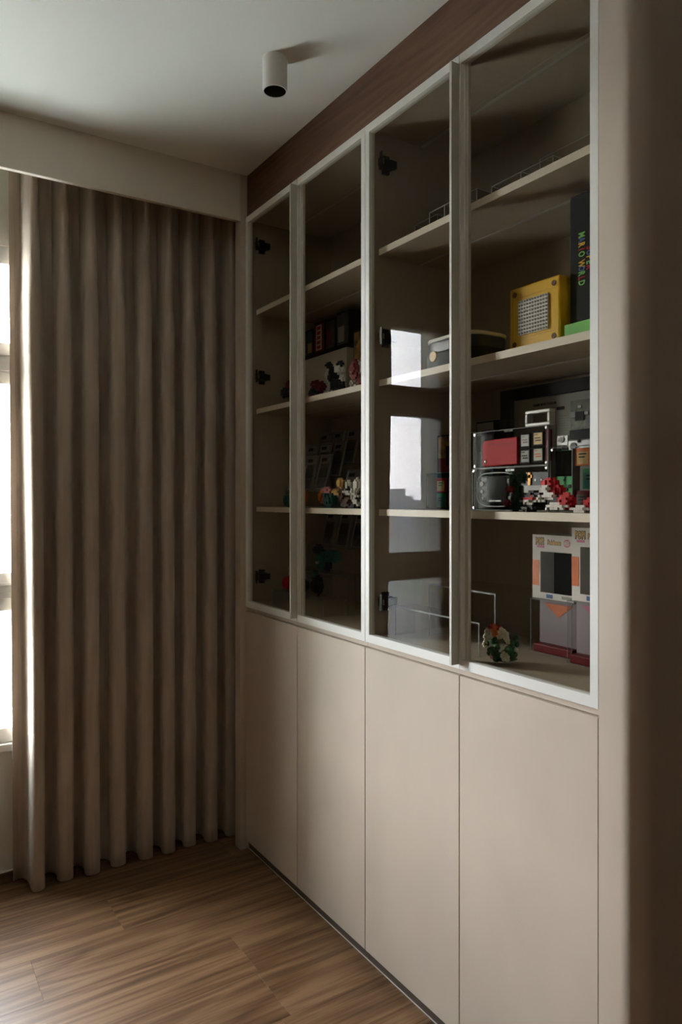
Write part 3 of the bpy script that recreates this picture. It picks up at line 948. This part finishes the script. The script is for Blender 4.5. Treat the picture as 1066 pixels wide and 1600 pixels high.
# --- bottom, near cabinet
def vinyl_box(x0, yl, yr, z0, h, label, num, tall=True):
    """collector's carton with a window; the picture panel is left plain"""
    o = thing('collector_box', label, 'box', (x0 + .05, (yl + yr) / 2, z0), 'collector boxes on the bottom shelf')
    d = .085
    w_ = yl - yr
    wl, wr, wz0, wz1 = yl - w_ * .20, yr + .004, z0 + h * .10, z0 + h * .74
    b = MB()
    b.box((x0, yr, z0), (x0 + .002, yl, wz0)).box((x0, yr, wz1), (x0 + .002, yl, z0 + h))
    b.box((x0, wl, wz0), (x0 + .002, yl, wz1)).box((x0, yr, wz0), (x0 + .002, wr, wz1))
    b.box((x0 + .002, yr, z0), (x0 + d, yr + .002, z0 + h)).box((x0 + .002, yl - .002, z0), (x0 + d, yl, z0 + h))
    b.box((x0 + d - .002, yr + .002, z0), (x0 + d, yl - .002, z0 + h))
    b.box((x0 + .002, yr + .002, z0), (x0 + d - .002, yl - .002, z0 + .002)).box((x0 + .002, yr + .002, z0 + h - .002), (x0 + d - .002, yl - .002, z0 + h))
    b.build('carton', 'paper', o)
    MB().box((x0 + d - .006, yr + .003, z0 + .003), (x0 + d - .0025, yl - .003, z0 + h - .003)).build('backing_card', 'boxblue', o)
    MB().box((x0 + .0021, wr, wz0), (x0 + .0027, wl, wz1)).build('window_film', 'acrylic', o)
    # plain coloured print at the left margin
    plate(MB(), x0, yl, yl - w_ * .17, z0 + h * .20, z0 + h * .60, .0006).build('print_panel', 'orange', o)
    text('logo_print', 'POP!', h * .135, 'gold', o, (x0 - .0008, yl - w_ * .08, z0 + h * .895), bold=.0010, sx=.60)
    text('logo_outline', 'POP!', h * .135, 'black', o, (x0 - .0002, yl - w_ * .08, z0 + h * .895), bold=.0024, sx=.60)
    plate(MB(), x0, yl - w_ * .12, yl - w_ * .30, z0 + h * .800, z0 + h * .835, .0006).build('logo_strip', 'pinktext', o)
    text('title_print', 'Pokémon', h * .098, 'gold', o, (x0 - .0008, yl - w_ * .375, z0 + h * .885), bold=.0006, sx=.70)
    text('title_outline', 'Pokémon', h * .098, 'navy', o, (x0 - .0002, yl - w_ * .375, z0 + h * .885), bold=.0014, sx=.70)
    if num:
        MB().lathe([(h * .062, -.0006), (h * .062, 0)], (x0, yl - w_ * .84, z0 + h * .885), 'x', 22).build('number_disc', 'pinktext', o)
        text('number_print', num, h * .085, 'paper', o, (x0 - .0008, yl - w_ * .84, z0 + h * .885), align='CENTER', bold=.0006, sx=.85)
    plate(MB(), x0, yl - w_ * .72, yl - w_ * .95, z0 + h * .03, z0 + h * .075, .0006).build('small_print', 'grey', o)
    plate(MB(), x0, yl - w_ * .35, yl - w_ * .50, z0 + h * .02, z0 + h * .08, .0006).build('small_print', 'blue', o)
    return o

def clear_box(x0, x1, yl, yr, z0, z1, label, card):
    o = thing('clear_box', label, 'box', ((x0 + x1) / 2, (yl + yr) / 2, z0), 'clear boxes under the collector boxes')
    t = .0015
    for a, b in (((x0, yr, z0), (x0 + t, yl, z1)), ((x1 - t, yr, z0), (x1, yl, z1)), ((x0 + t, yr, z0), (x1 - t, yr + t, z1)),
                 ((x0 + t, yl - t, z0), (x1 - t, yl, z1)), ((x0 + t, yr + t, z1 - t), (x1 - t, yl - t, z1))):
        MB().box(a, b).build('clear_sheet', 'acrylic', o)
    e = MB()
    for y_ in (yr, yl - .0015):
        e.box((x0 - .0005, y_, z0), (x0, y_ + .0015, z1))
    e.box((x0 - .0005, yr, z1 - .0015), (x0, yl, z1)).box((x0 - .0005, yr, z0), (x0, yl, z0 + .002))
    e.build('folded_edge', 'acrylic_edge', o)
    MB().box((x0 + .030, yr + .004, z0 + .003), (x0 + .033, yl - .004, z1 - .004)).build('backing_card', 'pinkcard', o)
    MB().prism([(yl - .020, z1 - .012), (yr + .02, z1 - .012), ((yl + yr) / 2, z1 - .045)], .0010, 'x', x0 + .0288).build('print_panel', card, o)
    MB().box((x0 + .004, yr + .004, z0 + .0005), (x1 - .004, yl - .004, z0 + .022)).build('inner_tray', 'darkred', o, bevel=.003)
    return o
M['boxblue'] = mat('blue_grey_card', (0.11, 0.125, 0.15), 0.4)
M['pinkcard'] = mat('pale_mauve_card', (0.34, 0.28, 0.30), 0.5)
clear_box(1.42, 1.51, 1.300, 1.168, Z0, 1.077, 'clear plastic box with mauve card, under the collector box numbered 455', 'orange')
clear_box(1.39, 1.50, 1.158, 1.030, Z0, 1.090, 'clear plastic box with mauve card, under the collector box nearest the end panel', 'pinktext')
vinyl_box(1.435, 1.307, 1.175, 1.0775, .163, 'white windowed collector box numbered 455 on the bottom shelf', '455')
vinyl_box(1.40, 1.152, 1.030, 1.0905, .174, 'white windowed collector box nearest the end panel', None)

# clear globe with leaves and flowers
gl_ = thing('terrarium_globe', 'clear globe ornament with green leaves, white flowers and an orange flower', 'ornament', (1.263, 1.237, Z0))
gc0 = Vector((1.263, 1.237, Z0 + .0475))
MB().ball(gc0, .038, seg=24, rings=16).build('globe', 'terrarium', gl_, smooth='all')
rng = random.Random(5)
lf = MB()
for i in range(40):
    t = R(-195 + 225 * (i % 30) / 29) if i < 30 else R(-150 + 110 * (i - 30) / 9)
    rr = .0385 if i < 30 else .030
    q = gc0 + Vector((rng.uniform(-.026, .006), -math.cos(t) * rr * .97, math.sin(t) * rr * .90))
    lf.ball(q, rng.uniform(.008, .0115), (.7, 1, .8), 8, 6)
lf.ball(gc0 + Vector((0, 0, -.0365)), .030, (1, 1, .16), 14, 6)
lf.build('leaf_ring', 'leaf', gl_, smooth='all', kind='stuff')
def flower(c, r, mm):
    m = MB()
    for i in range(5):
        a = 2 * math.pi * i / 5
        m.ball(Vector(c) + Vector((-.002, math.cos(a) * r * .62, math.sin(a) * r * .62)), r * .5, (.6, 1, 1), 8, 6)
    m.ball(Vector(c) + Vector((-.005, 0, 0)), r * .32, (1, 1, 1), 8, 6)
    return m.build('flower', mm, gl_, smooth='all')
for dy, dz, r, mm in ((-.018, .030, .013, 'petal'), (-.030, .026, .011, 'petal'), (.022, .020, .011, 'petal'), (.034, .012, .010, 'petal'), (.038, -.006, .009, 'petal'),
                      (-.026, -.024, .012, 'petal'), (-.034, -.026, .009, 'petal'), (-.008, .022, .009, 'petal'), (-.036, .014, .008, 'petal'), (.016, -.030, .007, 'pink'), (.030, .026, .009, 'petal'), (.004, .032, .015, 'orange'), (-.008, .038, .009, 'red'), (.014, .038, .009, 'red')):
    flower(gc0 + Vector((-.026, dy, dz)), r, mm)

riser(1.33, 1.50, 1.60, 1.335, Z0, .150, 'tall clear acrylic riser behind the flower globe', 'clear acrylic risers')
riser(1.255, 1.325, 1.66, 1.315, Z0, .085, 'low clear acrylic riser before the taller one near the flower globe', 'clear acrylic risers')

# --- far cabinet, second shelf
wb = thing('shallow_box', 'wide white box on the second shelf of the far cabinet', 'box', (1.47, 2.29, Z2))
MB().box((1.40, 2.138, Z2), (1.54, 2.46, 1.880)).build('carton', 'cream', wb, bevel=.002)
MB().box((1.397, 2.134, 1.872), (1.543, 2.464, 1.884)).build('lid', 'black', wb, bevel=.001)
plate(MB(), 1.40, 2.30, 2.20, 1.70, 1.83).build('print_panel', 'cream', wb)
gD = 'dark boxes standing on the wide white box'
for (yl_, yr_, h_, art, lab) in ((2.46, 2.385, .105, 'art_blue', 'small dark blue box, deepest in the row on the wide white box'),
                                 (2.380, 2.300, .120, 'darkred', 'dark box with a white upright label on the wide white box'),
                                 (2.296, 2.226, .115, 'art_dark', 'dark box printed in deep red, right of the white-labelled one'),
                                 (2.222, 2.136, .125, 'art_dark', 'tallest dark box on the near end of the wide white box')):
    q = thing('game_box', lab, 'box', (1.46, (yl_ + yr_) / 2, 1.8842), gD)
    MB().box((1.41, yr_, 1.8842), (1.52, yl_, 1.8842 + h_)).build('carton', 'darkbox', q, bevel=.002)
    plate(MB(), 1.41, yl_ - .006, yr_ + .006, 1.892, 1.8842 + h_ - .008).build('print_panel', art, q)
    if art == 'darkred':
        lb = plate(MB(), 1.4088, yl_ - .018, yr_ + .022, 1.897, 1.8842 + h_ - .012).build('upright_label', 'cream', q)
        tx = MB()
        for i in range(5):
            plate(tx, 1.4076, yl_ - .026, yr_ + .030, 1.902 + i * .018, 1.914 + i * .018, .0005)
        tx.build('label_print', 'red', q)
    elif art == 'art_blue':
        plate(MB(), 1.4088, yl_ - .035, yr_ + .012, 1.898, 1.935).build('print_panel', 'gold', q)
    else:
        plate(MB(), 1.4088, yl_ - .016, yr_ + .03, 1.90, 1.955).build('print_panel', 'darkred' if yl_ > 2.25 else 'grey', q)
db2 = thing('game_box', 'dark upright box right of the wide white box', 'box', (1.45, 2.07, Z2))
MB().box((1.42, 2.03, Z2), (1.53, 2.125, 1.93)).build('carton', 'darkbox', db2, bevel=.002)
plate(MB(), 1.42, 2.118, 2.04, 1.80, 1.92).build('print_panel', 'art_warm', db2)
bricks('toy_brick_sculpture', 'small red and black toy-brick sculpture nearest the side panel hinge', [
    ('red_bricks', 'darkred', [((1.285, 2.336, 1.748), (.012, .034, .022)), ((1.285, 2.33, 1.70), (.010, .016, .026))]),
    ('dark_bricks', 'slate', [((1.275, 2.350, 1.722), (.010, .028, .020)), ((1.285, 2.306, 1.71), (.008, .010, .032))])], 11, .008, group=gM)
bricks('toy_brick_sculpture', 'small red and slate toy-brick sculpture before the wide white box', [
    ('red_bricks', 'darkred', [((1.290, 2.168, 1.728), (.010, .036, .010)), ((1.290, 2.13, 1.712), (.008, .022, .012))]),
    ('dark_bricks', 'slate', [((1.296, 2.172, 1.700), (.012, .030, .022))])], 12, .008, group=gM)
bricks('toy_brick_sculpture', 'white and navy toy-brick sculpture standing before the wide white box', [
    ('white_bricks', 'white', [((1.29, 2.075, 1.755), (.010, .018, .018)), ((1.29, 2.010, 1.758), (.010, .026, .014)), ((1.285, 2.052, 1.70), (.012, .018, .026)), ((1.285, 1.99, 1.72), (.010, .016, .016))]),
    ('navy_bricks', 'navy', [((1.28, 2.040, 1.735), (.012, .014, .034)), ((1.28, 2.012, 1.70), (.014, .036, .018)), ((1.28, 2.062, 1.778), (.008, .012, .008)), ((1.278, 1.996, 1.772), (.008, .012, .008))])], 13, .007, group=gM)
bricks('toy_brick_sculpture', 'red and white toy-brick sculpture behind the door stile, second shelf', [
    ('white_bricks', 'white', [((1.28, 1.895, 1.735), (.012, .030, .026)), ((1.28, 1.905, 1.695), (.012, .018, .014))]),
    ('red_bricks', 'darkred', [((1.268, 1.890, 1.735), (.008, .022, .030)), ((1.28, 1.87, 1.70), (.010, .014, .022))])], 14, .007, group=gM)

# --- far cabinet, third shelf: graded cards on a stepped stand
stand = thing('stepped_stand', 'stepped clear acrylic stand carrying slabbed cards in the far cabinet', 'display stand', (1.42, 2.34, Z3))
steps = [(1.345, Z3 + .062), (1.405, Z3 + .112), (1.465, Z3 + .162)]
for x, z in steps:
    q = MB().box((x - .006, 2.19, z - .004), (x + .054, 2.483, z)).build('step_sheet', 'acrylic', stand)
    MB().box((x - .0066, 2.19, z - .004), (x - .006, 2.483, z)).build('polished_edge', 'acrylic_edge', q)
    for yy in (2.191, 2.478):
        MB().box((x - .006, yy, Z3), (x + .053, yy + .004, z - .004)).build('side_sheet', 'acrylic', stand)

def slab(x, yc, z, art, label, group, lean=14, tint=None):
    """slabbed trading card: clear slab, paper label strip on top, card below; leans back"""
    o = thing('card_slab', label, 'trading card', (x, yc, z), group)
    mx = Matrix.Rotation(R(lean), 3, 'Y')
    def pc(c, s):
        return Vector((x, yc, z)) + mx @ Vector(c), s
    def add(nm, m, c, s, par=o, bv=0):
        p, s = pc(c, s)
        return MB().obox(p, s, mx).build(nm, m, par, bevel=bv)
    hh, ww = .132, .078
    e = MB()
    for c, s in (((0, ww / 2 - .0025, hh / 2), (.006, .005, hh)), ((0, -ww / 2 + .0025, hh / 2), (.006, .005, hh)),
                 ((0, 0, .0025), (.006, ww - .01, .005)), ((0, 0, hh - .0025), (.006, ww - .01, .005)), ((0, 0, hh - .0335), (.006, ww - .01, .003))):
        p, s = pc(c, s)
        e.obox(p, s, mx)
    e.build('slab_frame', 'slabedge', o)
    add('grade_label', 'labelgrey', (0, 0, hh - .0185), (.002, ww - .014, .024))
    p, s = pc((-.0013, .010, hh - .0185), (.0006, .034, .012))
    MB().obox(p, s, mx).build('label_print', 'black', o)
    add('card', art, (0, 0, .048), (.002, ww - .016, .084))
    p, s = pc((-.0013, 0, .064), (.0006, ww - .026, .036))
    MB().obox(p, s, mx).build('picture_panel', tint or 'art_dark', o)
    return o
M['slabedge'] = mat('slab_clear_edge', (0.36, 0.37, 0.38), 0.2, spec=0.7)
M['labelgrey'] = mat('slab_label', (0.28, 0.28, 0.29), 0.5)
gC = 'slabbed cards on the stepped stand'
rowsn = ('front step', 'middle step', 'top step')
coln = ('nearest the door stile', 'in the middle', 'deepest in the cabinet')
for i, (x, z) in enumerate(steps):
    for j, yc in enumerate((2.237, 2.337, 2.437)):
        slab(x + .004, yc, z + .0008, 'cardart', 'slabbed trading card on the %s of the clear stand, %s' % (rowsn[i], coln[j]), gC, 14, ('art_dark', 'art_blue', 'art_dark')[(i + j) % 3])
slab(1.335, 2.035, Z3 + .0012, 'cardart', 'slabbed trading card with blue picture leaning on the shelf by the door stile', gC, 14, 'art_blue')
bricks('toy_brick_sculpture', 'small teal toy-brick sculpture deepest on the card shelf, beside the pull', [
    ('teal_bricks', 'teal', [((1.262, 2.312, 1.325), (.012, .020, .020))]), ('dark_bricks', 'slate', [((1.258, 2.292, 1.352), (.006, .022, .008))])], 21, .007, group=gM)
bricks('toy_brick_sculpture', 'small orange toy-brick sculpture beside the teal one on the card shelf', [
    ('orange_bricks', 'orange', [((1.262, 2.205, 1.335), (.012, .020, .026))]), ('red_bricks', 'darkred', [((1.252, 2.212, 1.325), (.006, .016, .010))])], 22, .007, group=gM)
bricks('toy_brick_sculpture', 'teal toy-brick sculpture with pink top, in front of the slabbed cards', [
    ('teal_bricks', 'teal', [((1.262, 2.020, 1.326), (.014, .036, .022)), ((1.262, 2.050, 1.345), (.008, .012, .010))]), ('pink_bricks', 'pink', [((1.256, 2.030, 1.358), (.008, .018, .006))]),
    ('orange_bricks', 'orange', [((1.268, 2.085, 1.335), (.010, .014, .024))])], 23, .007, group=gM)
bricks('toy_brick_sculpture', 'yellow and red-brown toy-brick sculpture, left of the white one', [
    ('yellow_bricks', 'gold', [((1.262, 1.962, 1.378), (.010, .016, .012)), ((1.262, 1.978, 1.352), (.008, .018, .008))]), ('brown_bricks', 'brown', [((1.262, 1.945, 1.336), (.010, .022, .022)), ((1.262, 1.915, 1.318), (.010, .026, .012))])], 24, .007, group=gM)
bricks('toy_brick_sculpture', 'white curled toy-brick sculpture at the end of the card shelf', [
    ('white_bricks', 'white', [((1.262, 1.908, 1.372), (.008, .008, .016)), ((1.262, 1.915, 1.352), (.008, .020, .010)), ((1.262, 1.880, 1.345), (.008, .010, .020)), ((1.262, 1.862, 1.370), (.008, .012, .020)), ((1.262, 1.862, 1.322), (.010, .024, .016))]),
    ('dark_bricks', 'slate', [((1.256, 1.905, 1.358), (.005, .010, .006)), ((1.254, 1.846, 1.33), (.005, .010, .008)), ((1.27, 1.885, 1.311), (.012, .030, .006))])], 25, .007, group=gM)

# --- far cabinet, bottom
riser(1.43, 1.545, 2.47, 2.125, Z0, .215, 'tall clear acrylic riser against the back of the far cabinet', 'clear acrylic risers')
gE = 'slabbed cards at the bottom of the far cabinet'
for yc, lab in ((2.16, 'slabbed card on the tall riser in the far cabinet, bluest of three'), (2.262, 'slabbed card on the tall riser in the far cabinet, middle of three'), (2.364, 'slabbed card on the tall riser in the far cabinet, deepest of three')):
    slab(1.455, yc, Z0 + .2158, 'cardart', lab, gE, 14, 'art_blue' if yc < 2.2 else 'art_dark')
riser(1.33, 1.425, 2.44, 2.02, Z0, .130, 'middle clear acrylic riser carrying a teal toy in the far cabinet', 'clear acrylic risers')
riser(1.245, 1.325, 2.40, 2.04, Z0, .055, 'lowest clear acrylic riser at the front of the far cabinet', 'clear acrylic risers')
bricks('toy_brick_sculpture', 'dark teal toy-brick sculpture on the middle riser of the far cabinet', [
    ('teal_bricks', 'teal', [((1.375, 2.26, 1.105), (.016, .040, .034)), ((1.375, 2.19, 1.125), (.014, .040, .018))]),
    ('navy_bricks', 'navy', [((1.368, 2.28, 1.140), (.012, .030, .020)), ((1.375, 2.235, 1.085), (.012, .020, .016))]), ('white_bricks', 'white', [((1.360, 2.262, 1.100), (.006, .012, .010))])], 31, .009, group=gM)
bricks('toy_brick_sculpture', 'black and green toy-brick sculpture on the lowest riser', [
    ('dark_bricks', 'black', [((1.285, 2.155, 1.025), (.014, .026, .028))]), ('green_bricks', 'dgreen', [((1.285, 2.165, 1.060), (.010, .014, .014))])], 32, .008, group=gM)
ball = MB().ball((1.285, 2.355, 1.0225 - .0005), .026, seg=20, rings=12).build('toy_ball', 'red', smooth='all')
tag(ball, 'small glossy red ball on the lowest riser, beside the hinge', 'ball')
ball = MB().ball((1.285, 2.255, 1.0225 - .0015), .025, (1.15, 1.25, 1), seg=20, rings=12).build('toy_ball', 'dgreen', smooth='all')
tag(ball, 'small dark green oval ball on the lowest riser', 'ball')

# ------------------------------------------------------------------ the city outside
GZ = -42
struct(MB().box((-900, 4, GZ - 1), (900, 1500, GZ)).build('ground', 'ground'))
def building(az, dist, wid, dep, top, body, label, floors=3.2, bands=True, col=None):
    """az degrees left(-)/right(+) of straight out of the window, seen from (2.3, 0)"""
    a = R(az)
    cx_, cy_ = 2.3 + dist * math.sin(a), dist * math.cos(a)
    o = thing('apartment_building', label, 'building', (cx_, cy_, GZ), 'city buildings outside the window')
    x0, x1, y0, y1 = cx_ - wid / 2, cx_ + wid / 2, cy_, cy_ + dep
    MB().box((x0, y0, GZ), (x1, y1, top)).build('walls', body, o)
    MB().box((x0 - .2, y0 - .2, top), (x1 + .2, y1 + .2, top + .5)).build('roof_slab', body, o)
    if bands:
        m = MB()
        k = int((top - GZ) / floors)
        lo = max(0, k - 16)
        nw = max(3, int(wid / 2.8))
        for i in range(lo, k):
            z = GZ + i * floors + .9
            for j in range(nw):
                xw = x0 + (j + .18) * wid / nw
                m.box((xw, y0 - .06, z), (xw + wid / nw * .64, y0, z + 1.5))
        m.build('window', 'facade_glass', o, kind='stuff')
        m = MB()
        for i in range(lo, k):
            z = GZ + i * floors
            m.box((x0 - .1, y0 - .55, z - .1), (x1 + .1, y0, z + .35))
        m.build('balcony', body, o, kind='stuff')
    if col:
        MB().box((cx_ - wid * .08, y0 - .7, GZ), (cx_ + wid * .08, y0, top + .3)).build('stair_panel', col, o)
    return o
building(-36.55, 400, 10.5, 12, -11, 'facade', 'white tower with a red stair panel, in the glass reflection', col='brickred')
building(-38.15, 300, 9.0, 14, -15.5, 'facade', 'wide plain white block right of the red-panelled tower, in reflection', bands=False)
building(-39.35, 330, 6.0, 10, -17, 'facade5', 'pale green roofed block beside the plain white one, in reflection', bands=False)
building(-36.75, 215, 5.6, 9, -15.5, 'facade', 'white block with window rows at the foot of the reflection')
building(-38.75, 232, 10.0, 9, -30.5, 'facade', 'long low white block before the trees, in reflection')
random.seed(9)
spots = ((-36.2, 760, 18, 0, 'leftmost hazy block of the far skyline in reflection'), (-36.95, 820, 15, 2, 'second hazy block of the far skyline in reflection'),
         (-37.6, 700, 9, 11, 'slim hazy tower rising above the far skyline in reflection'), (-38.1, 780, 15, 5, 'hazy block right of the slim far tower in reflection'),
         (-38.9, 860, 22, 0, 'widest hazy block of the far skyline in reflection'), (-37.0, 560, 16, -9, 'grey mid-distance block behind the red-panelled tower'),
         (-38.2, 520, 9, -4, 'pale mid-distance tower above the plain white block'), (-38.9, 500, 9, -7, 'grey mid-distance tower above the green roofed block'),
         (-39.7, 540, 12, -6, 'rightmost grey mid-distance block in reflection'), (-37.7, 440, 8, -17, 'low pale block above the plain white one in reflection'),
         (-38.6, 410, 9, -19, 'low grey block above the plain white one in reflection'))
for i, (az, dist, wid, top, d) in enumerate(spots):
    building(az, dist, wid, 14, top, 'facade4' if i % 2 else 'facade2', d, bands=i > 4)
building(-15.2, 48, 9.5, 12, 9.5, 'facade', 'white apartment block seen directly through the window gap')
for az, d, lab in ((-37.75, 262, 'bushy green tree behind the left end of the long low block'), (-38.65, 268, 'bushy green tree behind the middle of the long low block'), (-39.55, 262, 'bushy green tree behind the right end of the long low block')):
    a_ = R(az)
    c = Vector((2.3 + d * math.sin(a_), d * math.cos(a_), GZ + 9))
    t = thing('street_tree', lab, 'tree', (c.x, c.y, GZ), 'street trees outside')
    m = MB()
    for k in range(14):
        m.ball(c + Vector((random.uniform(-1, 1), random.uniform(-1, 1), random.uniform(-3, 4))), random.uniform(.6, 1.0), (1, 1, 1.1), 8, 6)
    m.build('crown', 'treetop', t, smooth='all')
    MB().lathe([(.35, GZ), (.22, GZ + 8)], (c.x, c.y, 0), 'z', 8).build('trunk', 'brown', t)
